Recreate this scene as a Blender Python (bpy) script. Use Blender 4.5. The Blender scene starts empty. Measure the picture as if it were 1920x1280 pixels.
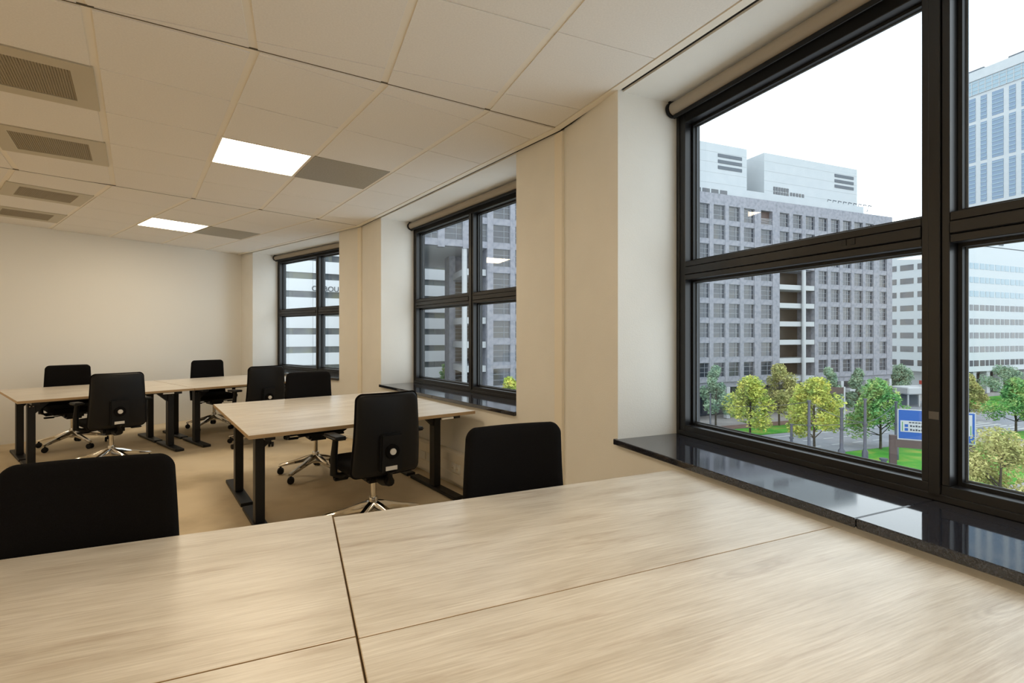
import bpy, bmesh, math, random
from mathutils import Vector, Matrix
R = math.radians
sc = bpy.context.scene
COL = sc.collection
random.seed(7)

# ------------------------------------------------------------------ camera
FPX, HORIZON, EYE = 928.0, 627.0, 1.29
cam_d = bpy.data.cameras.new('camera')
cam_d.sensor_width = 36.0
cam_d.lens = FPX / 1920.0 * 36.0
cam_d.shift_y = -(640.0 - HORIZON) / 1920.0
cam_d.clip_start, cam_d.clip_end = 0.05, 1500
cam = bpy.data.objects.new('camera', cam_d)
cam.location = (0, 0, EYE)
cam.rotation_euler = (R(90), 0, 0)
COL.objects.link(cam)
sc.camera = cam

# ------------------------------------------------------------------ sky (bright overcast) and exposure
SKY = 2.6
world = bpy.data.worlds.new('overcast_sky')
sc.world = world
world.use_nodes = True
wb = world.node_tree.nodes['Background']
wb.inputs['Color'].default_value = (0.88, 0.955, 1.0, 1)
wb.inputs['Strength'].default_value = SKY
LAMP = 20.5                                   # radiance of the ceiling panels
LAMP_COL = (1.0, 0.835, 0.61, 1)
sc.view_settings.view_transform = 'Standard'
sc.view_settings.look = 'None'
sc.view_settings.exposure = 0.0
sc.view_settings.gamma = 1.0
sc.view_settings.use_curve_mapping = False
try:
    sc.cycles.use_denoising = True
    sc.cycles.max_bounces = 10
    sc.cycles.diffuse_bounces = 6
    sc.cycles.glossy_bounces = 5
    sc.cycles.transparent_max_bounces = 24
    sc.cycles.sample_clamp_indirect = 8.0
    sc.cycles.caustics_reflective = False
    sc.cycles.caustics_refractive = False
except Exception:
    pass

# ------------------------------------------------------------------ materials
def lin(r, g, b):
    f = lambda c: (c / 255 / 12.92) if c / 255 <= .04045 else ((c / 255 + .055) / 1.055) ** 2.4
    return (f(r), f(g), f(b), 1)

def mat(name, col, rough=.6, metal=0.0, spec=.5, coat=0.0):
    m = bpy.data.materials.new(name)
    m.use_nodes = True
    b = m.node_tree.nodes['Principled BSDF']
    b.inputs['Base Color'].default_value = col
    b.inputs['Roughness'].default_value = rough
    b.inputs['Metallic'].default_value = metal
    b.inputs['Specular IOR Level'].default_value = spec
    if coat:
        b.inputs['Coat Weight'].default_value = coat
        b.inputs['Coat Roughness'].default_value = .05 if coat > .2 else .28
    return m

def nt(m):
    t = m.node_tree
    return t, t.nodes, t.links, t.nodes['Principled BSDF']

def noise_col(m, cols, scale=4, detail=4, map_scale=(1, 1, 1), coord='Object', rnd=False, bump=0, bump_scale=None, dist=.02):
    """colour ramp over noise, optional bump; procedural grain only"""
    t, N, L, b = nt(m)
    tc = N.new('ShaderNodeTexCoord'); mp = N.new('ShaderNodeMapping')
    mp.inputs['Scale'].default_value = map_scale
    L.new(tc.outputs[coord], mp.inputs['Vector'])
    src = mp.outputs['Vector']
    if rnd:
        oi = N.new('ShaderNodeObjectInfo'); ad = N.new('ShaderNodeVectorMath'); ad.operation = 'MULTIPLY_ADD'
        cx = N.new('ShaderNodeCombineXYZ')
        for i in range(3): L.new(oi.outputs['Random'], cx.inputs[i])
        L.new(cx.outputs[0], ad.inputs[0]); ad.inputs[1].default_value = (37, 91, 53); L.new(src, ad.inputs[2])
        src = ad.outputs[0]
    no = N.new('ShaderNodeTexNoise'); no.inputs['Scale'].default_value = scale; no.inputs['Detail'].default_value = detail
    L.new(src, no.inputs['Vector'])
    cr = N.new('ShaderNodeValToRGB')
    el = cr.color_ramp.elements
    el[0].position = .3; el[1].position = .7
    el[0].color = cols[0]; el[1].color = cols[-1]
    for i, c in enumerate(cols[1:-1]):
        e = el.new(.3 + .4 * (i + 1) / (len(cols) - 1)); e.color = c
    L.new(no.outputs['Fac'], cr.inputs['Fac'])
    L.new(cr.outputs['Color'], b.inputs['Base Color'])
    if bump:
        n2 = N.new('ShaderNodeTexNoise'); n2.inputs['Scale'].default_value = bump_scale or scale * 6; n2.inputs['Detail'].default_value = 3
        L.new(tc.outputs[coord], n2.inputs['Vector'])
        bp = N.new('ShaderNodeBump'); bp.inputs['Strength'].default_value = bump; bp.inputs['Distance'].default_value = dist
        L.new(n2.outputs['Fac'], bp.inputs['Height']); L.new(bp.outputs['Normal'], b.inputs['Normal'])
    return m

def wood():
    m = mat('oak_laminate', (1, 1, 1, 1), .34, spec=.7, coat=.15)
    t, N, L, b = nt(m)
    tc = N.new('ShaderNodeTexCoord'); oi = N.new('ShaderNodeObjectInfo')
    ad = N.new('ShaderNodeVectorMath'); ad.operation = 'MULTIPLY_ADD'
    cx = N.new('ShaderNodeCombineXYZ')
    for i in range(3): L.new(oi.outputs['Random'], cx.inputs[i])
    L.new(cx.outputs[0], ad.inputs[0]); ad.inputs[1].default_value = (17, 23, 31); L.new(tc.outputs['Object'], ad.inputs[2])
    # slow warp so that the streaks wander and swirl into knots
    wn = N.new('ShaderNodeTexNoise'); wn.inputs['Scale'].default_value = 2.2; wn.inputs['Detail'].default_value = 2
    mpw = N.new('ShaderNodeMapping'); mpw.inputs['Scale'].default_value = (.7, 2.2, 1); L.new(ad.outputs[0], mpw.inputs['Vector']); L.new(mpw.outputs[0], wn.inputs['Vector'])
    wa = N.new('ShaderNodeVectorMath'); wa.operation = 'MULTIPLY_ADD'
    L.new(wn.outputs['Color'], wa.inputs[0]); wa.inputs[1].default_value = (.08, .03, 0); L.new(ad.outputs[0], wa.inputs[2])
    def streak(scale, ms, lo, hi, detail=5):
        mp = N.new('ShaderNodeMapping'); mp.inputs['Scale'].default_value = ms; L.new(wa.outputs[0], mp.inputs['Vector'])
        n = N.new('ShaderNodeTexNoise'); n.inputs['Scale'].default_value = scale; n.inputs['Detail'].default_value = detail; n.inputs['Roughness'].default_value = .62
        L.new(mp.outputs[0], n.inputs['Vector'])
        r = N.new('ShaderNodeMapRange'); r.inputs['From Min'].default_value = lo; r.inputs['From Max'].default_value = hi
        L.new(n.outputs['Fac'], r.inputs['Value']); return r.outputs[0]
    a = streak(1.6, (1.5, 8, 1), .3, .7); f = streak(4, (1.6, 52, 1), .34, .66, 9); g = streak(2.6, (1.3, 11, 1), .55, .70, 8)
    def mix(fac, c1, c2, link=None):
        x = N.new('ShaderNodeMix'); x.data_type = 'RGBA'
        L.new(fac, x.inputs['Factor'])
        if link: L.new(link, x.inputs['A'])
        else: x.inputs['A'].default_value = c1
        x.inputs['B'].default_value = c2
        return x.outputs['Result']
    c = mix(a, lin(208, 198, 182), lin(238, 231, 219))
    x = N.new('ShaderNodeMix'); x.data_type = 'RGBA'; x.blend_type = 'MULTIPLY'; x.inputs['Factor'].default_value = .55
    fr = N.new('ShaderNodeValToRGB'); fr.color_ramp.elements[0].color = (.62, .57, .50, 1); fr.color_ramp.elements[1].color = (1, 1, 1, 1)
    L.new(f, fr.inputs['Fac']); L.new(c, x.inputs['A']); L.new(fr.outputs[0], x.inputs['B'])
    sm = N.new('ShaderNodeMath'); sm.operation = 'MULTIPLY'; sm.inputs[1].default_value = .38; L.new(g, sm.inputs[0])
    c2 = mix(sm.outputs[0], None, lin(150, 122, 92), x.outputs['Result'])
    # scattered oval knots with growth rings
    mk = N.new('ShaderNodeMapping'); mk.inputs['Scale'].default_value = (1.05, 5.2, 0); L.new(wa.outputs[0], mk.inputs['Vector'])
    vo = N.new('ShaderNodeTexVoronoi'); vo.inputs['Scale'].default_value = 1.0; L.new(mk.outputs[0], vo.inputs['Vector'])
    km = N.new('ShaderNodeMapRange'); km.inputs['From Min'].default_value = .20; km.inputs['From Max'].default_value = .02; L.new(vo.outputs['Distance'], km.inputs['Value'])
    sn = N.new('ShaderNodeMath'); sn.operation = 'MULTIPLY'; sn.inputs[1].default_value = 150; L.new(vo.outputs['Distance'], sn.inputs[0])
    s2 = N.new('ShaderNodeMath'); s2.operation = 'SINE'; L.new(sn.outputs[0], s2.inputs[0])
    s3 = N.new('ShaderNodeMath'); s3.operation = 'MULTIPLY_ADD'; s3.inputs[1].default_value = .16; s3.inputs[2].default_value = .22; L.new(s2.outputs[0], s3.inputs[0])
    kf = N.new('ShaderNodeMath'); kf.operation = 'MULTIPLY'; L.new(km.outputs[0], kf.inputs[0]); L.new(s3.outputs[0], kf.inputs[1])
    c2 = mix(kf.outputs[0], None, lin(128, 104, 82), c2)
    L.new(c2, b.inputs['Base Color'])
    bp = N.new('ShaderNodeBump'); bp.inputs['Strength'].default_value = .12; bp.inputs['Distance'].default_value = .002
    L.new(f, bp.inputs['Height']); L.new(bp.outputs['Normal'], b.inputs['Normal'])
    return m

def emit(name, col, s):
    m = bpy.data.materials.new(name); m.use_nodes = True
    t = m.node_tree; t.nodes.clear()
    e = t.nodes.new('ShaderNodeEmission'); e.inputs[0].default_value = col; e.inputs[1].default_value = s
    o = t.nodes.new('ShaderNodeOutputMaterial'); t.links.new(e.outputs[0], o.inputs[0])
    return m

def glass(name, base=.035, edge=.55, tint=(.965, .985, .99, 1)):
    m = bpy.data.materials.new(name); m.use_nodes = True
    t = m.node_tree; N, L = t.nodes, t.links; N.clear()
    tr = N.new('ShaderNodeBsdfTransparent'); tr.inputs[0].default_value = tint
    gl = N.new('ShaderNodeBsdfGlossy'); gl.inputs['Roughness'].default_value = 0.0
    lw = N.new('ShaderNodeLayerWeight'); lw.inputs['Blend'].default_value = .5
    pw = N.new('ShaderNodeMath'); pw.operation = 'POWER'; pw.inputs[1].default_value = 4.0
    ma = N.new('ShaderNodeMath'); ma.operation = 'MULTIPLY_ADD'; ma.inputs[1].default_value = edge; ma.inputs[2].default_value = base
    mx = N.new('ShaderNodeMixShader'); o = N.new('ShaderNodeOutputMaterial')
    L.new(lw.outputs['Facing'], pw.inputs[0]); L.new(pw.outputs[0], ma.inputs[0]); L.new(ma.outputs[0], mx.inputs[0])
    L.new(tr.outputs[0], mx.inputs[1]); L.new(gl.outputs[0], mx.inputs[2]); L.new(mx.outputs[0], o.inputs[0])
    return m

M = {}
M['wall'] = noise_col(mat('painted_plaster', (1, 1, 1, 1), .85, spec=.2), [lin(226, 224, 218), lin(231, 229, 223)], 3, 3, bump=.25, bump_scale=160, dist=.004)
M['wall_plain'] = mat('painted_partition', lin(232, 230, 224), .85, spec=.2)
M['strip'] = mat('painted_strip', lin(234, 226, 210), .6, spec=.3)
M['carpet'] = noise_col(mat('carpet', (1, 1, 1, 1), .95, spec=.1), [lin(186, 168, 138), lin(220, 203, 173), lin(228, 212, 184)], 1.3, 8, bump=.5, bump_scale=260, dist=.006)
M['tile'] = noise_col(mat('ceiling_tile', (1, 1, 1, 1), .9, spec=.15), [lin(228, 224, 218), lin(234, 230, 224)], 120, 2, bump=.1, bump_scale=400, dist=.001)
M['grid'] = mat('ceiling_grid', lin(236, 229, 216), .6, spec=.3)
M['gap'] = mat('shadow_gap_black', lin(14, 13, 12), .8)
M['lamp'] = emit('lit_diffuser', LAMP_COL, LAMP)
M['metal_tile'] = noise_col(mat('grey_metal_tile', (1, 1, 1, 1), .5, .3), [lin(158, 152, 138), lin(168, 162, 148)], 90, 1)
M['vent_panel'] = mat('vent_panel', lin(192, 183, 162), .5, .2)
M['vent_mesh'] = mat('vent_mesh', lin(152, 140, 116), .6, .3)
M['vent_dark'] = mat('vent_dark', lin(96, 86, 70), .8)
M['frame'] = mat('black_window_frame', lin(20, 19, 20), .34, 0.0, .5)
M['gasket'] = mat('rubber_gasket', lin(12, 13, 15), .5)
M['spacer'] = mat('aluminium_spacer', lin(96, 104, 112), .5, .3)
M['glass'] = glass('window_glass')
M['stone'] = noise_col(mat('black_granite', (1, 1, 1, 1), .06, spec=.6, coat=.3), [lin(18, 18, 22), lin(34, 35, 42), lin(62, 64, 72)], 260, 3)
M['blind'] = mat('blind_fabric', lin(158, 148, 134), .8)
M['black_plastic'] = mat('black_plastic', lin(11, 10, 11), .5, spec=.28)
M['fabric'] = noise_col(mat('black_fabric', (1, 1, 1, 1), .95, spec=.15), [lin(10, 8, 8), lin(16, 14, 14)], 300, 2, bump=.3, bump_scale=900, dist=.001)
M['chrome'] = mat('polished_aluminium', lin(205, 200, 192), .12, 1.0)
M['desk_black'] = mat('black_steel', lin(15, 14, 15), .45, .0, .4)
M['wood'] = wood()
M['wood_edge'] = noise_col(mat('oak_edge_band', (1, 1, 1, 1), .5), [lin(168, 140, 102), lin(186, 158, 120)], 3, 4, (1, 12, 12))
M['white_plastic'] = mat('white_plastic', lin(228, 224, 214), .45)
M['base_white'] = mat('baseboard_white', lin(226, 221, 210), .6)
M['louvre_tape'] = mat('grey_tape', lin(92, 88, 84), .6)
M['light_tag'] = mat('pale_tag', lin(212, 208, 200), .4)

# ------------------------------------------------------------------ mesh helpers
def bx(bm, x0, x1, y0, y1, z0, z1, bev=0, seg=1):
    vs = [bm.verts.new((x, y, z)) for x in (x0, x1) for y in (y0, y1) for z in (z0, z1)]
    q = [(0, 1, 3, 2), (4, 6, 7, 5), (0, 4, 5, 1), (2, 3, 7, 6), (0, 2, 6, 4), (1, 5, 7, 3)]
    fs = [bm.faces.new([vs[i] for i in f]) for f in q]
    if bev:
        ed = list({e for f in fs for e in f.edges})
        bmesh.ops.bevel(bm, geom=ed, offset=bev, segments=seg, affect='EDGES', clamp_overlap=True)

def prism(bm, pts, z0, z1):
    a = [bm.verts.new((p[0], p[1], z0)) for p in pts]; b = [bm.verts.new((p[0], p[1], z1)) for p in pts]
    n = len(pts)
    bm.faces.new(list(reversed(a))); bm.faces.new(b)
    for i in range(n): bm.faces.new((a[i], a[(i + 1) % n], b[(i + 1) % n], b[i]))

def tube(bm, pts, rad, n=8, cap=True):
    """tube along points; rad scalar or list"""
    pts = [Vector(p) for p in pts]
    rs = rad if isinstance(rad, (list, tuple)) else [rad] * len(pts)
    rings = []
    for i, p in enumerate(pts):
        d = (pts[min(i + 1, len(pts) - 1)] - pts[max(i - 1, 0)]).normalized()
        a = d.orthogonal().normalized() if abs(d.z) > .9 else d.cross(Vector((0, 0, 1))).normalized()
        b = d.cross(a).normalized()
        rings.append([bm.verts.new(p + (a * math.cos(2 * math.pi * k / n) + b * math.sin(2 * math.pi * k / n)) * rs[i]) for k in range(n)])
    for r0, r1 in zip(rings, rings[1:]):
        for k in range(n): bm.faces.new((r0[k], r0[(k + 1) % n], r1[(k + 1) % n], r1[k]))
    if cap:
        bm.faces.new(list(reversed(rings[0]))); bm.faces.new(rings[-1])

def lathe(bm, prof, n=20, c=(0, 0), axis='z', off=(0, 0, 0)):
    rings = []
    for r, z in prof:
        ring = []
        for k in range(n):
            a = 2 * math.pi * k / n
            p = (c[0] + r * math.cos(a), c[1] + r * math.sin(a), z)
            if axis == 'y': p = (off[0] + r * math.cos(a), off[1] + z, off[2] + r * math.sin(a))
            if axis == 'x': p = (off[0] + z, off[1] + r * math.cos(a), off[2] + r * math.sin(a))
            ring.append(bm.verts.new(p))
        rings.append(ring)
    for r0, r1 in zip(rings, rings[1:]):
        for k in range(n): bm.faces.new((r0[k], r0[(k + 1) % n], r1[(k + 1) % n], r1[k]))
    bm.faces.new(list(reversed(rings[0]))); bm.faces.new(rings[-1])

def me(name, bm, m, smooth=0):
    bmesh.ops.recalc_face_normals(bm, faces=bm.faces[:])
    d = bpy.data.meshes.new(name); bm.to_mesh(d); bm.free()
    d.materials.append(m)
    if smooth:
        for p in d.polygons: p.use_smooth = True
        d.set_sharp_from_angle(angle=R(smooth))
    return d

def link(name, data, parent=None, loc=(0, 0, 0), rz=0):
    o = bpy.data.objects.new(name, data); COL.objects.link(o)
    o.location = loc; o.rotation_euler = (0, 0, rz)
    if parent: o.parent = parent
    return o

def ob(name, bm, m, parent=None, loc=(0, 0, 0), rz=0, smooth=0):
    return link(name, me(name, bm, m, smooth), parent, loc, rz)

def box(name, m, dims, parent=None, loc=(0, 0, 0), rz=0, bev=0):
    bm = bmesh.new(); bx(bm, *dims, bev=bev); return ob(name, bm, m, parent, loc, rz)

def tag(o, label=None, cat=None, group=None, kind=None):
    if label: o['label'] = label
    if cat: o['category'] = cat
    if group: o['group'] = group
    if kind: o['kind'] = kind
    return o

def empty(name, loc, rz, label, cat, group=None):
    return tag(link(name, None, None, loc, rz), label, cat, group)

def copy_tree(o, parent=None):
    c = o.copy(); COL.objects.link(c); c.parent = parent
    for ch in o.children: copy_tree(ch, c)
    return c

# ------------------------------------------------------------------ plan of the faceted room
# every facade bay is turned 13.7 degrees further; in a bay's own frame x = n (towards the window), y = s (away along the wall)
TH = {1: R(23.55), 2: R(37.22), 3: R(50.93)}
NW = {1: 1.575, 2: 2.185, 3: 3.515}              # inner wall face
CZ, SILL = 2.60, .733
def W(k, n, s, z=0):
    t = TH[k]; return Vector((n * math.cos(t) - s * math.sin(t), n * math.sin(t) + s * math.cos(t), z))
def to_bay(k, p):
    t = TH[k]; return (p[0] * math.cos(t) + p[1] * math.sin(t), -p[0] * math.sin(t) + p[1] * math.cos(t))
def isect(k1, n1, k2, n2):
    a, b = TH[k1], TH[k2]; det = math.sin(b - a)
    return Vector(((n1 * math.sin(b) - n2 * math.sin(a)) / det, (n2 * math.cos(a) - n1 * math.cos(b)) / det, 0))
K12 = isect(1, NW[1], 2, NW[2]); K23 = isect(2, NW[2], 3, NW[3])
BAY = 3.554
K01 = K12 - (W(1, 0, 1) * BAY)                    # behind the camera
S_K = {1: (to_bay(1, K01)[1], to_bay(1, K12)[1]), 2: (to_bay(2, K12)[1], to_bay(2, K23)[1]), 3: (to_bay(3, K23)[1], to_bay(3, K23)[1] + BAY)}
RAD = {'01': R(16.7), '12': (TH[1] + TH[2]) / 2, '23': (TH[2] + TH[3]) / 2, '34': R(57.4)}
def radial(k, p, r):
    """point p pushed inwards by r along the radial direction"""
    a = RAD[k]; return Vector((p.x - r * math.cos(a), p.y - r * math.sin(a), 0))
K34 = W(3, NW[3], 8.635)                          # corner at the back partition
DEEP = 8.0
outer = [K01, K12, K23, K34]
keys = ['01', '12', '23', '34']
inner = [radial(k, p, DEEP) for k, p in zip(keys, outer)]

# ------------------------------------------------------------------ floor, ceiling backing, walls
def struct(o): o['kind'] = 'structure'; return o
bm = bmesh.new(); prism(bm, [tuple(p.xy) for p in outer] + [tuple(p.xy) for p in reversed(inner)], -.12, 0)
struct(ob('floor', bm, M['carpet']))
bm = bmesh.new()
ceil_poly = [tuple(p.xy) for p in [K01 + W(1, .08, 0), K12 + W(1, .08, 0), K23 + W(2, .08, 0), K34 + W(3, .08, 0)]] + [tuple(p.xy) for p in reversed(inner)]
prism(bm, ceil_poly, CZ + .005, CZ + .06)
ceiling = struct(ob('ceiling', bm, M['grid']))

def wall_between(name, p, q, thick, z1=2.72, m='wall_plain', side=1):
    d = (q - p).normalized(); nrm = Vector((d.y, -d.x, 0)) * side
    bm = bmesh.new(); prism(bm, [tuple(v.xy) for v in (p, q, q + nrm * thick, p + nrm * thick)], 0, z1)
    return struct(ob(name, bm, M[m]))
wall_between('wall_back', inner[3], outer[3] + W(3, .5, 0), .12, side=-1)
wall_between('wall_front', inner[0], outer[0] + W(1, .5, 0), .12, side=1)
for a, b in zip(inner, inner[1:]): wall_between('wall_left', a, b, .12, side=-1)
# baseboard on the back partition
d = (outer[3] - inner[3]).normalized(); nrm = Vector((d.y, -d.x, 0))
bm = bmesh.new(); prism(bm, [tuple(v.xy) for v in (inner[3], outer[3] - d * .005, outer[3] - d * .005 + nrm * .014, inner[3] + nrm * .014)], 0.001, .075)
struct(ob('baseboard_back', bm, M['base_white']))

OPEN0, OPEN1 = .506, 2.982                        # window opening, measured from the near kink of each bay
REV = .40                                         # depth of the reveal
def op(k):
    s0 = S_K[k][0]; return s0 + OPEN0, s0 + OPEN1

for k in (1, 2, 3):
    a, b = op(k); n0, n1 = NW[k], NW[k] + .50
    sA, sB = S_K[k]
    bm = bmesh.new()
    tA = math.tan(R(6.85)) * .50
    e1 = sB + tA if k < 3 else 8.9
    prism(bm, [(n0, sA), (n1, sA - tA), (n1, a), (n0, a)], 0, 2.75)
    prism(bm, [(n0, b), (n1, b), (n1, e1), (n0, sB if k < 3 else 8.64)], 0, 2.75)
    bx(bm, n0, n1, a, b, 0, SILL - .03)
    bx(bm, n0 + .1, n1, a, b, 2.62, 2.9)
    struct(ob('wall_right', bm, M['wall'], rz=TH[k]))

# vertical cover strips over the kinks
for i, (p, k) in enumerate(((K12, '12'), (K23, '23'))):
    bm = bmesh.new(); bx(bm, -.020, .03, -.042, .042, 0, CZ - .006, bev=.003)
    struct(ob('trim_%d' % (i + 1), bm, M['strip'], loc=p + Vector((-math.sin(RAD[k]), math.cos(RAD[k]), 0)) * .045, rz=RAD[k]))

# ------------------------------------------------------------------ ceiling: trims, tiles, lights, vents
def trim_line(k, s):
    if k == 1: return 1.545 + (2.77 - s) * .0735
    return NW[k] - .025
def kink_line(key, p):                            # half plane test value along the wall direction
    a = RAD[key]; d = Vector((-math.sin(a), math.cos(a), 0)); return d, d.dot(p)
def clip(poly, d, c):                             # keep points with d.p <= c
    out = []
    for i, p in enumerate(poly):
        q = poly[(i + 1) % len(poly)]; fp, fq = d.dot(p) - c, d.dot(q) - c
        if fp <= 0: out.append(p)
        if (fp < 0 < fq) or (fq < 0 < fp): out.append(p + (q - p) * (fp / (fp - fq)))
    return out
lines = {1: (kink_line('01', K01), kink_line('12', K12)), 2: (kink_line('12', K12), kink_line('23', K23)), 3: (kink_line('23', K23), kink_line('34', K34))}

for k in (1, 2, 3):
    sA, sB = S_K[k]
    if k == 3: sB = 8.63
    # ceiling edge profile, black shadow gap and plastered soffit over the window
    q = lambda s, off: (trim_line(k, s) + off, s)
    bm = bmesh.new(); prism(bm, [q(sA + .01, -.045), q(sA + .01, 0), q(sB - .005, 0), q(sB - .005, -.045)], CZ - .004, CZ + .0049)
    struct(ob('trim_%d' % (k + 2), bm, M['grid'], rz=TH[k]))
    bm = bmesh.new(); prism(bm, [q(sA, .0), q(sA, .024), q(sB, .024), q(sB, .0)], CZ + .0035, CZ + .0049)
    ob('shadow_gap', bm, M['gap'], ceiling, rz=TH[k])
    a, b = op(k)
    bm = bmesh.new(); prism(bm, [(trim_line(k, a) + .022, a - .0), (NW[k] + .5, a), (NW[k] + .5, b), (trim_line(k, b) + .022, b)], CZ - .008, CZ + .02)
    struct(ob('trim_%d' % (k + 5), bm, M['wall'], rz=TH[k]))

for key, p in (('12', K12), ('23', K23)):            # dark joint between the ceiling bays
    q = radial(key, p, DEEP); dd = Vector((-math.sin(RAD[key]), math.cos(RAD[key]), 0)) * .003; e = radial(key, p, .075)
    bm = bmesh.new(); prism(bm, [tuple(v.xy) for v in (q - dd, e - dd, e + dd, q + dd)], CZ - .001, CZ + .0049); ob('bay_joint', bm, M['vent_dark'], ceiling)
GRID_N = {1: [-6.78 + .6 * i for i in range(22)], 2: [-6.76 + .6 * i for i in range(22)], 3: [-6.05 + .6 * i for i in range(22)]}
GRID_S = {1: [-1.715 + .6 * i for i in range(9)], 2: [1.97 + .6 * i for i in range(8)], 3: [4.81 + .6 * i for i in range(8)]}
tile_mesh = None
def tile_bm(w=.565, h=.592, z0=0, z1=.0048):
    bm = bmesh.new(); bx(bm, -w / 2, w / 2, -h / 2, h / 2, z0, z1, bev=.001); return bm
tile_mesh = me('ceiling_tile', tile_bm(), M['tile'])
SPECIAL = {}
def special(k, n, s, what): SPECIAL[(k, round((n - GRID_N[k][0]) / .6), round((s - GRID_S[k][0]) / .6))] = what
# (bay, n of tile's lower line, s of its near line)
special(2, .44, 3.77, 'light'); special(2, 1.04, 3.77, 'grey')
special(3, 1.75, 6.61, 'light'); special(3, 2.35, 6.61, 'grey')
special(1, -.18, .085, 'light'); special(1, .42, .085, 'grey')
special(2, -.76, 3.17, 'vent'); special(2, -.76, 4.37, 'vent')
special(3, .55, 6.01, 'vent'); special(3, .55, 7.21, 'vent')
special(1, -1.38, .685, 'vent'); special(1, -1.38, -.515, 'vent')
special(2, -4.36, 3.77, 'light'); special(3, -3.05, 6.61, 'light'); special(1, -4.98, .085, 'light')
LAB = {('light', 2, .44): 'lit square ceiling light panel nearer the camera, beside the larger grey panel', ('light', 3, 1.75): 'lit square ceiling light panel farther off, near the back wall',
       ('light', 1, -.18): 'lit square ceiling light panel above the foreground desks', ('light', 2, -4.36): 'lit square ceiling light panel deep in the room behind the vents',
       ('light', 3, -3.05): 'lit square ceiling light panel by the back wall left of the vents', ('light', 1, -4.98): 'lit square ceiling light panel behind the camera side of the room',
       ('grey', 2, 1.04): 'plain grey metal ceiling panel beside the nearer light', ('grey', 3, 2.35): 'plain grey metal ceiling panel beside the farther light', ('grey', 1, .42): 'plain grey metal ceiling panel above the foreground desks',
       ('vent', 2, 3.17): 'perforated ceiling air vent, nearest and largest of the four at left', ('vent', 2, 4.37): 'perforated ceiling air vent, second from the camera at left',
       ('vent', 3, 6.01): 'perforated ceiling air vent, third from the camera at left', ('vent', 3, 7.21): 'perforated ceiling air vent nearest the back wall',
       ('vent', 1, .685): 'perforated ceiling air vent above the foreground, left of the lamp', ('vent', 1, -.515): 'perforated ceiling air vent by the wall behind the camera'}
def in_room(p):
    poly = [(v.x, v.y) for v in outer] + [(v.x, v.y) for v in reversed(inner)]
    c = False
    for i in range(len(poly)):
        (x1, y1), (x2, y2) = poly[i], poly[i - 1]
        if (y1 > p[1]) != (y2 > p[1]) and p[0] < (x2 - x1) * (p[1] - y1) / (y2 - y1) + x1: c = not c
    return c

def make_light(loc, rz, label):
    t = empty('ceiling_light', loc, rz, label, 'ceiling light', 'square ceiling light panels')
    bm = bmesh.new()
    for a in ((-.292, .292, -.297, -.284), (-.292, .292, .284, .297), (-.292, -.281, -.284, .284), (.281, .292, -.284, .284)):
        bx(bm, *a, -.002, .0048)
    ob('frame', bm, M['grid'], t)
    box('diffuser', M['lamp'], (-.281, .281, -.284, .284, .0, .0046), t)
    return t

def make_vent(loc, rz, label):
    t = empty('air_vent', loc, rz, label, 'air vent', 'perforated ceiling vents')
    bm = bmesh.new(); X, Y, x, y = .292, .297, .20, .20
    for a in ((-X, X, -Y, -y), (-X, X, y, Y), (-X, -x, -y, y), (x, X, -y, y)): bx(bm, *a, -.006, .0048)
    ob('panel', bm, M['vent_panel'], t)
    bm = bmesh.new()
    for i in range(36):                                       # crossing bars leave real square holes
        v = -x + (i + .5) * 2 * x / 36
        bx(bm, v - .0032, v + .0032, -y, y, -.003, -.001); bx(bm, -x, x, v - .0032, v + .0032, -.0026, -.0006)
    ob('perforated_grille', bm, M['vent_mesh'], t)
    bm = bmesh.new(); bx(bm, -x, x, -y, y, .003, .0045); ob('backing', bm, M['vent_dark'], t)
    bm = bmesh.new(); lathe(bm, [(.15, .0012), (.15, .0028)], 28); ob('air_outlet', bm, M['vent_mesh'], t)
    return t

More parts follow.
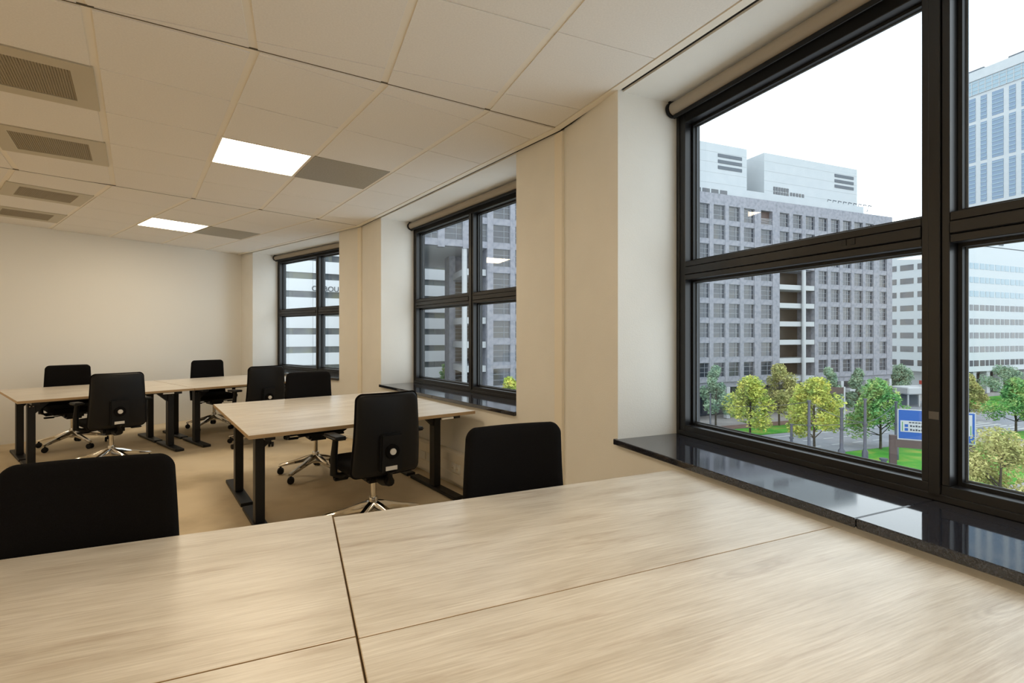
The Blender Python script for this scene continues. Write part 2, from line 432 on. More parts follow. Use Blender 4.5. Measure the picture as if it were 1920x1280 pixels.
for k in (1, 2, 3):
    (dA, cA), (dB, cB) = lines[k]
    for i, n in enumerate(GRID_N[k]):
        for j, s in enumerate(GRID_S[k]):
            cn, cs = n + .30, s + .30
            c = W(k, cn, cs)
            sp = SPECIAL.get((k, i, j))
            if sp:
                key = (sp, k, round(s if sp == 'vent' else n, 3))
                lab = [v for kk, v in LAB.items() if kk[0] == sp and kk[1] == k and abs(kk[2] - key[2]) < .03][0]
                loc = (c.x, c.y, CZ)
                if sp == 'light': make_light(loc, TH[k], lab)
                elif sp == 'vent': make_vent(loc, TH[k], lab)
                else: 
                    tag(link('ceiling_panel', me('ceiling_panel', tile_bm(.584, .594, -.001, .0048), M['metal_tile']), None, loc, TH[k]), lab, 'ceiling panel', 'grey metal ceiling panels')
                continue
            wn = n + .018, n + .582
            lim = trim_line(k, cs) - .05
            poly = [Vector((*W(k, a, b).xy, 0)) for a, b in ((wn[0], s + .003), (wn[1], s + .003), (wn[1], s + .597), (wn[0], s + .597))]
            full = True
            p2 = clip(poly, dB, cB - (.004 if k < 3 else .012)); p2 = clip(p2, -dA, -(cA + (.02 if k > 1 else .0)))
            t = TH[k]
            ta = t + math.atan(.0735) if k == 1 else t
            nn = Vector((math.cos(ta), math.sin(ta), 0)); pt = W(k, trim_line(k, 1.5) - .05, 1.5)
            p2 = clip(p2, nn, nn.dot(pt))
            if len(p2) < 3: continue
            cen = sum(p2, Vector()) / len(p2)
            if not in_room(cen): continue
            # keep inside the inner wall
            area = abs(sum(p2[m].x * p2[(m + 1) % len(p2)].y - p2[m].y * p2[(m + 1) % len(p2)].x for m in range(len(p2)))) / 2
            if area < .004: continue
            if all(in_room(v) for v in poly) and abs(area - .564 * .594) < .001:
                o = link('ceiling_tile', tile_mesh, ceiling, (c.x, c.y, CZ), t)
            else:
                bm = bmesh.new(); prism(bm, [((v - cen).x, (v - cen).y) for v in p2], 0, .0048)
                o = ob('ceiling_tile', bm, M['tile'], ceiling, (cen.x, cen.y, CZ))

# ------------------------------------------------------------------ windows, sills, blinds
def build_window(k):
    a, b = op(k); c = (a + b) / 2; L = b - a
    w = struct(link('window_%d' % k, None, None, W(k, NW[k] + REV, c, SILL), TH[k]))
    H = 2.50 - SILL; y0, y1 = -L / 2 + .004, L / 2 - .004; F = .062; D = .11
    zt0, zt1 = 1.593 - SILL, 1.694 - SILL
    top = H; gl_t = 2.462 - SILL; gl_b = .055
    G = .078                                      # depth of the glass behind the frame face
    bm = bmesh.new()                               # outer frame: stepped profile
    for (ya, yb, za, zb) in ((y0, y0 + F, 0, top + .045), (y1 - F, y1, 0, top + .045), (y0 + F, y1 - F, 0, gl_b), (y0 + F, y1 - F, gl_t, top + .045)):
        bx(bm, 0, D, ya, yb, za, zb, bev=.002)
    bx(bm, -.006, .02, y0 + .0, y0 + .022, 0, top + .04, bev=.002); bx(bm, -.006, .02, y1 - .022, y1, 0, top + .04, bev=.002)
    bx(bm, -.008, .02, y0 + .022, y1 - .022, 0, .024, bev=.002)
    ob('frame', bm, M['frame'], w)
    bm = bmesh.new()
    bx(bm, 0, D, -.04, -.018, gl_b, gl_t, bev=.002); bx(bm, -.008, D, -.017, .017, 0.01, gl_t, bev=.002); bx(bm, 0, D, .018, .04, gl_b, gl_t, bev=.002)
    ob('mullion', bm, M['frame'], w)
    for (ya, yb) in ((y0 + F, -.041), (.041, y1 - F)):
        bm = bmesh.new(); h = (zt1 - zt0)
        bx(bm, 0, D, ya, yb, zt0, zt0 + .027, bev=.002); bx(bm, -.006, D, ya, yb, zt0 + .029, zt1 - .031, bev=.003); bx(bm, 0, D, ya, yb, zt1 - .029, zt1, bev=.002)
        ob('transom', bm, M['frame'], w)
        for (za, zb) in ((gl_b, zt0), (zt1, gl_t)):
            p = box('pane', M['glass'], (G, G + .006, ya - .0, yb, za, zb), w)
            bm = bmesh.new(); g = .012
            for q in ((ya, ya + g, za, zb), (yb - g, yb, za, zb), (ya + g, yb - g, za, za + g), (ya + g, yb - g, zb - g, zb)): bx(bm, G - .03, G - .004, *q)
            ob('gasket', bm, M['gasket'], p)
            bm = bmesh.new(); g2 = .018
            for q in ((ya + g, ya + g2, za + g, zb - g), (yb - g2, yb - g, za + g, zb - g), (ya + g2, yb - g2, za + g, za + g2), (ya + g2, yb - g2, zb - g2, zb - g)): bx(bm, G - .008, G - .004, *q)
            ob('spacer', bm, M['spacer'], p)
    return w

SILL_LAB = {1: 'black polished granite windowsill beside the foreground desks', 2: 'black polished granite windowsill behind the middle desks', 3: 'black polished granite windowsill at the far window'}
BL_LAB = {1: 'rolled-up grey roller blind above the nearest window', 2: 'rolled-up grey roller blind above the middle window', 3: 'rolled-up grey roller blind above the far window'}
for k in (1, 2, 3):
    w = build_window(k)
    if k == 1:
        box('tape_remnant', M['louvre_tape'], (-.0095, -.0075, -.015, .014, .272, .298), w)
        for y_, s_ in ((.30, .010), (.265, .008)): box('tape_remnant', M['gasket'], (-.0085, -.006, y_ - s_, y_ + s_, .905, .928), w)
    a, b = op(k); c = (a + b) / 2; L = b - a
    t = empty('windowsill', W(k, NW[k], c, SILL - .03), TH[k], SILL_LAB[k], 'windowsill', 'granite windowsills')
    for (ya, yb) in ((-L / 2 + .003, -.0015), (.0015, L / 2 + .012)):
        bm = bmesh.new(); bx(bm, -.022, REV + .03, ya, min(yb, L / 2 - .003), .0, .03, bev=.003)
        if yb > L / 2: bx(bm, -.022, -.0, L / 2 - .003, yb, .0, .03, bev=.002)
        ob('slab', bm, M['stone'], t)
    t = empty('roller_blind', W(k, NW[k] + REV - .045, c, 2.545), TH[k], BL_LAB[k], 'roller blind', 'rolled-up blinds')
    bm = bmesh.new(); lathe(bm, [(.036, -L / 2 + .03), (.036, L / 2 - .03)], 20, axis='y'); ob('fabric_roll', bm, M['blind'], t, smooth=40)
    for sg in (-1, 1):
        bm = bmesh.new(); lathe(bm, [(.044, sg * (L / 2 - .028)), (.044, sg * (L / 2 - .010))], 20, axis='y'); bx(bm, -.02, .04, min(sg * (L / 2 - .018), sg * (L / 2 - .006)), max(sg * (L / 2 - .018), sg * (L / 2 - .006)), 0, .055)
        ob('end_bracket', bm, M['black_plastic'], t, smooth=40)
    bm = bmesh.new(); bx(bm, -.012, .0, -L / 2 + .035, L / 2 - .035, -.058, -.036, bev=.003); ob('bottom_bar', bm, M['black_plastic'], t)

# perimeter trunking with sockets under the middle window
a, b = S_K[2][0] + .75, S_K[2][1] - .5
t = empty('cable_trunking', W(2, NW[2] - .001, (a + b) / 2, .045), TH[2], 'cream perimeter cable duct with sockets along the wall under the middle window', 'cable duct')
h = (b - a) / 2
box('body', M['strip'], (-.055, 0, -h, h, 0, .255), t, bev=.004)
box('upper_cover', M['strip'], (-.062, -.055, -h + .01, h - .01, .175, .245), t, bev=.002)
box('lower_cover', M['strip'], (-.062, -.055, -h + .01, h - .01, .012, .085), t, bev=.002)
for i, y in enumerate((-.62, -.69)):
    bm = bmesh.new(); bx(bm, -.066, -.0555, y - .033, y + .033, .092, .168, bev=.004)
    lathe(bm, [(.024, -.072), (.024, -.066)], 18, axis='x', off=(0, y, .13))
    s = ob('socket', bm, M['white_plastic'], t, smooth=40)
    bm = bmesh.new(); lathe(bm, [(.018, -.0735), (.018, -.0721)], 18, axis='x', off=(0, y, .13)); ob('socket_well', bm, M['strip'], s)
    bm = bmesh.new()
    for dy in (-.008, .008): lathe(bm, [(.003, -.0745), (.003, -.0736)], 8, axis='x', off=(0, y + dy, .13))
    ob('pin_hole', bm, M['gap'], s)
for y in (-.2, -.05, .5): box('blank_plate', M['white_plastic'], (-.064, -.0555, y - .06, y + .06, .094, .166), t, bev=.003)
for k in (1, 2, 3):
    sA, sB = S_K[k]
    bm = bmesh.new(); bx(bm, NW[k] - .012, NW[k] - .0005, sA + .06, (sB if k < 3 else 8.6) - .06, .001, .04, bev=.002)
    struct(ob('baseboard_right', bm, M['base_white'], rz=TH[k]))

# ------------------------------------------------------------------ desks
def make_desk(k, n0, n1, s0, s1, label, handset=1):
    """sit-stand desk; local x along the length, y across the depth"""
    L, Dp = n1 - n0, s1 - s0
    t = empty('desk', W(k, (n0 + n1) / 2, (s0 + s1) / 2, 0), TH[k], label, 'desk', 'oak-topped desks')
    TOP = .69
    bm = bmesh.new(); bx(bm, -L / 2, L / 2, -Dp / 2, Dp / 2, TOP - .0245, TOP, bev=.0015)
    tp = ob('tabletop', bm, M['wood'], t)
    bm = bmesh.new(); e = .0006                   # edge banding
    for q in ((-L / 2 - e, -L / 2 + .002, -Dp / 2, Dp / 2), (L / 2 - .002, L / 2 + e, -Dp / 2, Dp / 2), (-L / 2, L / 2, -Dp / 2 - e, -Dp / 2 + .002), (-L / 2, L / 2, Dp / 2 - .002, Dp / 2 + e)):
        bx(bm, *q, TOP - .0235, TOP - .0012)
    ob('edge_band', bm, M['wood_edge'], tp)
    for sg in (-1, 1):
        x = sg * (L / 2 - .13)
        bm = bmesh.new(); bx(bm, x - .03, x + .03, -.042, .042, .03, TOP - .07, bev=.004)
        lg = ob('leg', bm, M['desk_black'], t)
        bm = bmesh.new(); bx(bm, x - .026, x + .026, -.038, .038, TOP - .2, TOP - .03, bev=.003); ob('inner_tube', bm, M['desk_black'], lg)
        bm = bmesh.new(); bx(bm, x - .042, x + .042, -Dp / 2 + .03, Dp / 2 - .03, .003, .03, bev=.004); ob('foot', bm, M['desk_black'], t)
        bm = bmesh.new(); bx(bm, x - .03, x + .03, -Dp / 2 + .06, Dp / 2 - .06, TOP - .055, TOP - .0255, bev=.003); ob('side_bracket', bm, M['desk_black'], t)
        bm = bmesh.new(); xi = x - sg * .03       # gusset towards the beam
        pts = [(xi, TOP - .056), (xi, TOP - .16), (xi - sg * .11, TOP - .056)]
        for yv in (0,):
            a = [bm.verts.new((p[0], -.03, p[1])) for p in pts]; b2 = [bm.verts.new((p[0], .03, p[1])) for p in pts]
            bm.faces.new(a); bm.faces.new(list(reversed(b2)))
            for i in range(3): bm.faces.new((a[i], a[(i + 1) % 3], b2[(i + 1) % 3], b2[i]))
        ob('gusset', bm, M['desk_black'], lg)
        for yv in (-.012, .012):
            bm = bmesh.new(); lathe(bm, [(.005, -.0455), (.005, -.042)], 8, axis='y', off=(x + yv, 0, TOP - .09)); ob('bolt', bm, M['chrome'], lg)
    bm = bmesh.new(); bx(bm, -L / 2 + .16, L / 2 - .16, -.035, .035, TOP - .065, TOP - .026, bev=.003); ob('beam', bm, M['desk_black'], t)
    bm = bmesh.new(); bx(bm, L / 2 - .30, L / 2 - .19, -handset * (Dp / 2 - .05) - .035, -handset * (Dp / 2 - .05) + .035, TOP - .044, TOP - .026, bev=.003)
    hs = ob('handset', bm, M['black_plastic'], t)
    ya = -handset * (Dp / 2 - .014)
    bm = bmesh.new(); bx(bm, L / 2 - .295, L / 2 - .195, min(ya, ya - handset * .012), max(ya, ya - handset * .012) + .001, TOP - .042, TOP - .029); ob('button_strip', bm, M['white_plastic'], hs)
    return t
# foreground block of four (short desks)
make_desk(1, .113, 1.540, 1.020, 1.727, 'oak desk nearest the window in the foreground, far half, one black chair behind it', -1)
make_desk(1, .113, 1.540, .305, 1.0165, 'oak desk in the foreground nearest the camera, alongside the granite windowsill')
make_desk(1, -1.310, .108, 1.030, 1.755, 'oak desk in the left foreground, far half, with a black chair behind its edge', -1)
make_desk(1, -1.310, .108, .305, 1.0255, 'oak desk at the bottom left corner of the picture, mostly cut off by the frame')
# middle pair (long desks)
make_desk(2, .532, 2.130, 3.285, 4.118, 'oak desk of the middle pair, near half, with a black chair in front')
make_desk(2, .532, 2.130, 4.124, 4.955, 'oak desk of the middle pair, far half', -1)
# rear block of four
make_desk(3, .650, 2.060, 6.250, 6.968, 'oak desk of the rear block, near left, with a black chair in front')
make_desk(3, .650, 2.060, 6.975, 7.700, 'oak desk of the rear block, far left, against the back wall side', -1)
make_desk(3, 2.068, 3.478, 6.250, 6.968, 'oak desk of the rear block, near right, towards the far window')
make_desk(3, 2.068, 3.478, 6.975, 7.700, 'oak desk of the rear block, far right, in the room corner', -1)

# ------------------------------------------------------------------ task chair
def pad(bm, w0, w1, h, r, tf, tb, curve, bow, z0, y0, lean, dome=0.0, M_=10):
    """rounded upholstered slab standing in x-z: front bulge tf, back bulge tb, curved round the sitter"""
    out = []
    def corner(cx, cz, a0):
        for i in range(M_): 
            a = a0 + i / (M_ - 1) * math.pi / 2; out.append((cx + r * math.cos(a), cz + r * math.sin(a)))
    corner(1, 1, 0); corner(-1, 1, math.pi / 2); corner(-1, 0, math.pi); corner(1, 0, 3 * math.pi / 2)
    pts = []
    for i, (x, z) in enumerate(out):
        sx = 1 if i < M_ or i >= 3 * M_ else -1
        top = i < 2 * M_
        hw = (w1 if top else w0) / 2
        px = (x - sx) + sx * (hw - r); pz = (z - 1) + (h - r) if top else z + r
        if top: pz += dome * (1 - (px / hw) ** 2)
        pts.append((px, pz))
    # straight sides need intermediate points
    full = []
    n = len(pts)
    for i in range(n):
        p, q = pts[i], pts[(i + 1) % n]; full.append(p)
        dd = math.hypot(p[0] - q[0], p[1] - q[1]); m = int(dd / .06)
        for j in range(1, m):
            f = j / m; x = p[0] + (q[0] - p[0]) * f; z = p[1] + (q[1] - p[1]) * f
            full.append((x, z))
    cz = h / 2; rings = []
    def Y(x, z): return y0 + curve * (x / (w0 / 2)) ** 2 + lean * z + bow * math.sin(math.pi * min(max(z / h, 0), 1))
    prof = [(1.0, 0), (.985, .55), (.95, .85), (.85, 1.0), (.6, 1.0), (.3, 1.0)]
    def ring(sc_, off):
        return [bm.verts.new((x * sc_, Y(x * sc_, cz + (z - cz) * sc_) + off, z0 + cz + (z - cz) * sc_)) for x, z in full]
    fr = [ring(s_, tf * o) for s_, o in prof]; bk = [ring(s_, -tb * o) for s_, o in prof[1:]]
    N_ = len(full)
    seq = list(reversed(bk)) + fr
    for a, b in zip(seq, seq[1:]):
        for i in range(N_): bm.faces.new((a[i], a[(i + 1) % N_], b[(i + 1) % N_], b[i]))
    for ringv, off in ((seq[0], -tb), (seq[-1], tf)):
        c = bm.verts.new((0, Y(0, cz) + off, z0 + cz))
        for i in range(N_): bm.faces.new((ringv[i], ringv[(i + 1) % N_], c))

def make_chair(label):
    t = empty('office_chair', (0, 0, 0), 0, label, 'chair', 'black office chairs')
    # seat
    bm = bmesh.new()
    pad(bm, .47, .45, .46, .09, .028, .034, .0, .0, -.23, 0, 0)
    bmesh.ops.rotate(bm, verts=bm.verts[:], cent=(0, 0, 0), matrix=Matrix.Rotation(R(90), 3, 'X'))   # stand-up slab laid flat
    bmesh.ops.translate(bm, verts=bm.verts[:], vec=(0, .03, .445))
    seat = ob('seat', bm, M['fabric'], t, smooth=50)
    bm = bmesh.new(); bx(bm, -.20, .20, -.15, .21, .395, .420, bev=.01, seg=2); ob('seat_pan', bm, M['black_plastic'], seat)
    # backrest: upholstered front and plastic shell behind
    bm = bmesh.new(); pad(bm, .455, .412, .52, .040, .030, .004, .035, -.018, .405, -.235, -.05, dome=.012)
    back = ob('backrest', bm, M['fabric'], t, smooth=50)
    bm = bmesh.new(); pad(bm, .438, .396, .505, .036, .003, .020, .035, -.018, .412, -.240, -.05, dome=.010)
    ob('back_shell', bm, M['black_plastic'], back, smooth=50)
    # lumbar adjuster on the back
    bm = bmesh.new(); bx(bm, -.072, .072, -.300, -.262, .44, .68, bev=.010, seg=2)
    for v in bm.verts: v.co.y += -.05 * (v.co.z - .41)
    lum = ob('lumbar_panel', bm, M['black_plastic'], t, smooth=40)
    bm = bmesh.new(); lathe(bm, [(.044, -.318), (.047, -.300)], 24, axis='y', off=(0, -.004, .57)); ob('knob_ring', bm, M['fabric'], lum, smooth=40)
    bm = bmesh.new(); lathe(bm, [(.019, -.325), (.021, -.3145)], 20, axis='y', off=(0, -.004, .57)); tag(ob('knob_cap', bm, M['light_tag'], lum, smooth=40), 'pale round knob cap')
    bm = bmesh.new(); bx(bm, -.040, .036, -.3055, -.2985, .452, .478, bev=.001); tag(ob('name_tag', bm, M['light_tag'], lum), 'pale blank plate')
    # spine and mechanism
    bm = bmesh.new(); tube(bm, [(0, -.05, .375), (0, -.17, .36), (0, -.262, .375), (0, -.290, .45)], [.035, .035, .035, .03], 10); ob('back_support', bm, M['black_plastic'], t, smooth=40)
    bm = bmesh.new(); bx(bm, -.085, .085, -.12, .12, .33, .405, bev=.02, seg=2); ob('mechanism', bm, M['black_plastic'], t, smooth=40)
    for sg in (-1, 1):
        bm = bmesh.new(); tube(bm, [(sg * .06, .03, .375), (sg * .17, .03, .362)], .006, 6); bx(bm, min(sg * .16, sg * .25), max(sg * .16, sg * .25), .012, .048, .350, .368, bev=.006); ob('lever', bm, M['black_plastic'], t)
    # gas spring and hub
    bm = bmesh.new(); lathe(bm, [(.019, .20), (.019, .335)], 14); ob('gas_spring', bm, M['chrome'], t, smooth=40)
    bm = bmesh.new(); lathe(bm, [(.026, .105), (.030, .13), (.030, .20), (.027, .21), (.018, .212)], 18); ob('hub', bm, M['chrome'], t, smooth=40)
    # arms
    for sg in (-1, 1):
        bm = bmesh.new()
        pth = [(sg * .10, .0, .395), (sg * .225, -.01, .39), (sg * .265, -.015, .41), (sg * .268, -.03, .52), (sg * .262, -.045, .64)]
        tube(bm, pth, [.018, .02, .024, .022, .018], 10)
        arm = ob('armrest', bm, M['black_plastic'], t, smooth=40)
        bm = bmesh.new(); bx(bm, sg * .262 - .042, sg * .262 + .042, -.155, .10, .640, .664, bev=.011, seg=3)
        for v in bm.verts:
            if v.co.y > .0: v.co.z -= .012 * (v.co.y / .1)
        ob('arm_pad', bm, M['black_plastic'], arm, smooth=50)
    # five-star base
    for i in range(5):
        ca, sa, a = 1.0, 0.0, 0.0
        bm = bmesh.new(); secs = []
        for r_, zt, hh, wt, wb_ in ((.018, .185, .062, .017, .024), (.08, .170, .050, .014, .024), (.19, .132, .034, .011, .020), (.312, .098, .024, .012, .017), (.336, .090, .022, .010, .013)):
            secs.append([bm.verts.new((r_ * ca - x * sa, r_ * sa + x * ca, z)) for x, z in ((-wb_, zt - hh), (-wb_, zt - hh * .35), (-wt, zt), (wt, zt), (wb_, zt - hh * .35), (wb_, zt - hh))])
        for p, q in zip(secs, secs[1:]):
            for j in range(6): bm.faces.new((p[j], p[(j + 1) % 6], q[(j + 1) % 6], q[j]))
        bm.faces.new(secs[0]); bm.faces.new(list(reversed(secs[-1])))
        lg = ob('base_leg', bm, M['chrome'], t, rz=R(72 * i + 36), smooth=30)
        cx, cy = .322 * ca, .322 * sa
        bm = bmesh.new(); b_ = a + R(40 + 63 * i)
        for off in (-.017, .017):
            mtx = Matrix.Translation((cx, cy, .0295)) @ Matrix.Rotation(b_, 4, 'Z')
            tmp = bmesh.new(); lathe(tmp, [(.018, off - .011), (.028, off - .008), (.0292, off), (.028, off + .008), (.018, off + .011)], 16, axis='x')
            bmesh.ops.transform(tmp, matrix=mtx, verts=tmp.verts[:])
            d_ = bpy.data.meshes.new('tmp'); tmp.to_mesh(d_); tmp.free(); bm.from_mesh(d_); bpy.data.meshes.remove(d_)
        lathe(bm, [(.008, .030), (.008, .075)], 10, c=(cx, cy))
        ob('caster', bm, M['black_plastic'], lg, smooth=40)
    return t

CHAIRS = [  # bay, n, s, faces away(0)/towards camera(1), yaw, turn of the base, label
    (1, -.545, 1.565, 1, 0, 0, 'black office chair at the left foreground, only its backrest visible behind the desk'),
    (1, .800, 1.575, 1, 0, 0, 'black office chair behind the foreground desk nearest the wall, only its backrest visible'),
    (2, 1.26, 3.19, 0, 0, -33, 'black office chair seen from behind at the near side of the middle desks'),
    (2, 1.325, 4.75, 1, 0, 0, 'black office chair at the far side of the middle desks, facing the camera'),
    (3, 2.66, 6.06, 0, 0, 20, 'black office chair seen from behind at the right of the rear desks'),
    (3, 2.73, 7.55, 1, 0, 0, 'black office chair at the far right of the rear desks, before the back wall'),
    (3, 1.285, 6.08, 0, 0, -30, 'black office chair seen from behind at the left of the rear desks'),
    (3, 1.24, 7.55, 1, 0, 0, 'black office chair at the far left of the rear desks, before the back wall'),
]
proto = make_chair(CHAIRS[0][6])
for i, (k, n, s, face, yaw, star, lab) in enumerate(CHAIRS):
    o = proto if i == 0 else copy_tree(proto)
    o.location = W(k, n, s); o.rotation_euler.z = TH[k] + (math.pi if face else 0) + R(yaw); o['label'] = lab
    for ch in o.children:
        if ch.name.startswith('base_leg'): ch.rotation_euler.z += R(star)

#OUTSIDE#
# ================================================================== OUTSIDE: street five floors below
GND = -14.2
EXT = .50                                          # outdoor base colours darkened to offset the raised sky strength
lx = lambda *c: tuple(v * EXT for v in lin(*c)[:3]) + (1,)
M['asphalt'] = noise_col(mat('asphalt', (1, 1, 1, 1), .9), [lx(158, 162, 172), lx(180, 184, 192)], .5, 6)
M['paving'] = noise_col(mat('paving', (1, 1, 1, 1), .9), [lx(176, 172, 170), lx(204, 198, 194)], .4, 6)
M['brick_paving'] = noise_col(mat('brick_paving', (1, 1, 1, 1), .9), [lx(140, 108, 96), lx(164, 130, 116)], 1.2, 5)
M['lawn'] = noise_col(mat('lawn', (1, 1, 1, 1), .95, spec=.1), [lx(74, 160, 62), lx(104, 190, 76), lx(178, 196, 92)], .35, 8)
M['marking'] = mat('road_marking', lx(228, 232, 234), .8)
M['granite_grey'] = noise_col(mat('grey_facade_stone', (1, 1, 1, 1), .8, spec=.2), [lx(160, 163, 174), lx(186, 188, 200), lx(200, 200, 210)], 1.6, 8)
M['dark_glass'] = noise_col(mat('dark_window_glass', (1, 1, 1, 1), .08, spec=.9), [lx(44, 54, 70), lx(72, 80, 94), lx(92, 92, 92)], .25, 2, rnd=True)
M['glazing_bar'] = mat('glazing_bar', lx(176, 182, 192), .5)
M['white_clad'] = noise_col(mat('white_cladding', (1, 1, 1, 1), .6), [lx(222, 230, 236), lx(230, 237, 242)], .5, 3)
M['louvre'] = mat('louvre_grey', lx(112, 122, 134), .7)
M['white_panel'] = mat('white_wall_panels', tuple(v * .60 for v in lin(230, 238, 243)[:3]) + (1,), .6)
M['white_render_lifted'] = mat('white_render_lifted', lin(226, 230, 232), .7)  # undimmed white, brightness put in the colour to make up for the block's shade
M['white_conc'] = mat('white_concrete', lx(232, 236, 240), .7)
M['loggia'] = noise_col(mat('brown_glazing', (1, 1, 1, 1), .3, spec=.5), [lx(74, 64, 54), lx(104, 92, 76)], .3, 3)
M['pale_glass'] = mat('pale_blue_glass', lx(122, 156, 190), .1, 0, .9)
M['crown_glass'] = mat('crown_glass', lx(170, 202, 220), .12, 0, .8)
M['ribbon_glass'] = noise_col(mat('ribbon_glass', (1, 1, 1, 1), .1, spec=.9), [lx(84, 96, 110), lx(132, 142, 142), lx(150, 154, 128)], .3, 3, rnd=True)
M['grey_metal'] = mat('galvanised_post', lx(116, 120, 134), .5, .4)
M['sign_blue'] = mat('sign_blue', lx(44, 112, 208), .5)
M['sign_white'] = mat('sign_white', lx(236, 240, 242), .5)
M['sign_brown'] = mat('sign_brown', lx(112, 92, 88), .6)
M['ink'] = mat('sign_ink', lx(70, 74, 84), .6)
M['red'] = mat('red_awning', lx(222, 72, 52), .6)
M['bark'] = noise_col(mat('bark', (1, 1, 1, 1), .9), [lx(70, 62, 52), lx(98, 90, 76)], 6, 4)
M['letter'] = mat('grey_letters', lx(104, 110, 118), .5)
LEAF = {}
ly = lambda *c: tuple(v * .8 for v in lin(*c)[:3]) + (1,)
for nm, c in (('yellow', [ly(130, 164, 84), ly(196, 208, 104), ly(232, 222, 110)]), ('green', [ly(78, 148, 92), ly(134, 186, 112), ly(196, 212, 130)]),
              ('grey', [ly(112, 146, 128), ly(152, 182, 154), ly(178, 198, 166)]), ('olive', [ly(138, 148, 92), ly(192, 192, 122), ly(214, 204, 140)])):
    LEAF[nm] = noise_col(mat('leaf_' + nm, (1, 1, 1, 1), .8, spec=.2), c, .9, 3, rnd=True)

def flat(name, pts, z, m, label=None, kind='structure'):
    bm = bmesh.new(); prism(bm, pts, z - .25, z); o = ob(name, bm, m); o['kind'] = kind; return o
UA = R(20.5)                                       # direction of the avenue
def UV(u, v): return (u * math.cos(UA) - v * math.sin(UA), u * math.sin(UA) + v * math.cos(UA))
flat('ground', [(-220, 14), (420, 14), (420, 420), (-220, 420)], GND - .1, M['paving'])
road = flat('road', [UV(-160, 46), UV(300, 46), UV(300, 58), UV(-160, 58)], GND, M['asphalt'])
flat('side_road', [UV(96, 58), UV(124, 58), UV(150, 130), UV(122, 130)], GND - .01, M['asphalt'])
flat('side_road', [UV(20, 18), UV(57, 18), UV(57, 46), UV(20, 46)], GND - .01, M['asphalt'])
flat('lawn', [UV(58, 30), UV(88, 30), UV(88, 45.6), UV(61, 45.6)], GND + .06, M['lawn'])
flat('lawn', [UV(10, 58.4), UV(92, 58.4), UV(92, 63), UV(10, 63)], GND + .06, M['lawn'])
flat('lawn', [UV(94, 26), UV(140, 26), UV(140, 45.6), UV(97, 45.6)], GND + .06, M['lawn'])
flat('lawn', [UV(126, 60), UV(170, 60), UV(170, 74), UV(130, 74)], GND + .06, M['lawn'])
flat('brick_path', [UV(-40, 63.2), UV(94, 63.2), UV(94, 66), UV(-40, 66)], GND + .03, M['brick_paving'])
def quad_on(name, parent, u0, u1, v0, v1, z, m):
    bm = bmesh.new(); prism(bm, [UV(u0, v0), UV(u1, v0), UV(u1, v1), UV(u0, v1)], z, z + .015); return ob(name, bm, m, parent)
quad_on('lane_line', road, -20, 92, 56.0, 56.3, GND + .001, M['marking'])
for i in range(26):
    quad_on('lane_dash', road, 2 + i * 4.2, 4.0 + i * 4.2, 52.6, 52.85, GND + .001, M['marking'])
    quad_on('lane_dash', road, 3.5 + i * 4.2, 5.5 + i * 4.2, 49.3, 49.55, GND + .001, M['marking'])
for i in range(9): quad_on('zebra_stripe', road, 97.5, 109, 46.6 + i * 1.25, 47.25 + i * 1.25, GND + .001, M['marking'])

# ------------------------------------------------------------------ building 1: grey stone block with white roof boxes
B1A = R(21.75)
b1 = tag(link('office_block', None, None, (34.6, 89.1, GND), B1A), 'long grey stone office block with square gridded windows and white roof boxes', 'building')
Z = lambda z: z - GND                              # world height to height above the street
cols = [(-51.4, 2.7), (-47.69, 2.7), (-43.9, 2.7), (-40.26, 2.75)] + [(-40.26 + 3.5345 * i, 2.6) for i in range(1, 11)] + \
       [(-1.38, 2.63), (2.18, 2.77), (5.84, 2.73), (9.49, 2.67), (13.79, 3.0), (18.67, 2.58), (22.27, 2.58), (25.82, 2.58), (29.47, 2.65), (33.07, 2.63), (36.68, 2.62), (40.21, 2.7), (43.76, 2.58), (48.27, 2.49)]
TOPW = 24.96; FH = 3.6; WH = 2.64; ROWS = 9; ENDL, ENDR = -56.0, 52.57
hole = lambda t: (-53 < t < -42) or (18 < t < 28)  # columns swallowed by the two deep loggias (below the third floor)
edges = [ENDL] + [x for t0, w in cols for x in (t0, t0 + w)] + [ENDR]
LOGZ = 13.95
for i in range(0, len(edges), 2):
    a, b = edges[i], edges[i + 1]
    low = LOGZ if any(lo < a and b < hi for lo, hi in ((-53.1, -41), (18.5, 28.6))) else -7.4
    bm = bmesh.new(); bx(bm, a, b, 0, .9, Z(low), Z(TOPW)); ob('pier', bm, M['granite_grey'], b1)
bm = bmesh.new(); bx(bm, ENDL, ENDR, 0, .9, Z(TOPW), Z(27.0)); ob('parapet', bm, M['granite_grey'], b1)
meshes = {}
def win_mesh(w, rows=3, bar=.07):
    key = round(w, 2)
    if key not in meshes:
        bm = bmesh.new()
        for q in ((0, w, 0, .07), (0, w, WH - .07, WH), (0, .07, .07, WH - .07), (w - .07, w, .07, WH - .07), (w * .66 - bar / 2, w * .66 + bar / 2, .07, WH - .07)): bx(bm, q[0], q[1], .30, .40, q[2], q[3])
        for r_ in (1, 2): bx(bm, .07, w - .07, .31, .39, WH * r_ / 3 - bar / 2, WH * r_ / 3 + bar / 2)
        f = me('window', bm, M['glazing_bar'])
        bm = bmesh.new(); bx(bm, .03, w - .03, .36, .42, .03, WH - .03); p = me('pane', bm, M['dark_glass'])
        bm = bmesh.new(); bx(bm, 0, w, .06, .9, 0, FH - WH); s = me('spandrel_panel', bm, M['granite_grey'])
        meshes[key] = (f, p, s)
    return meshes[key]
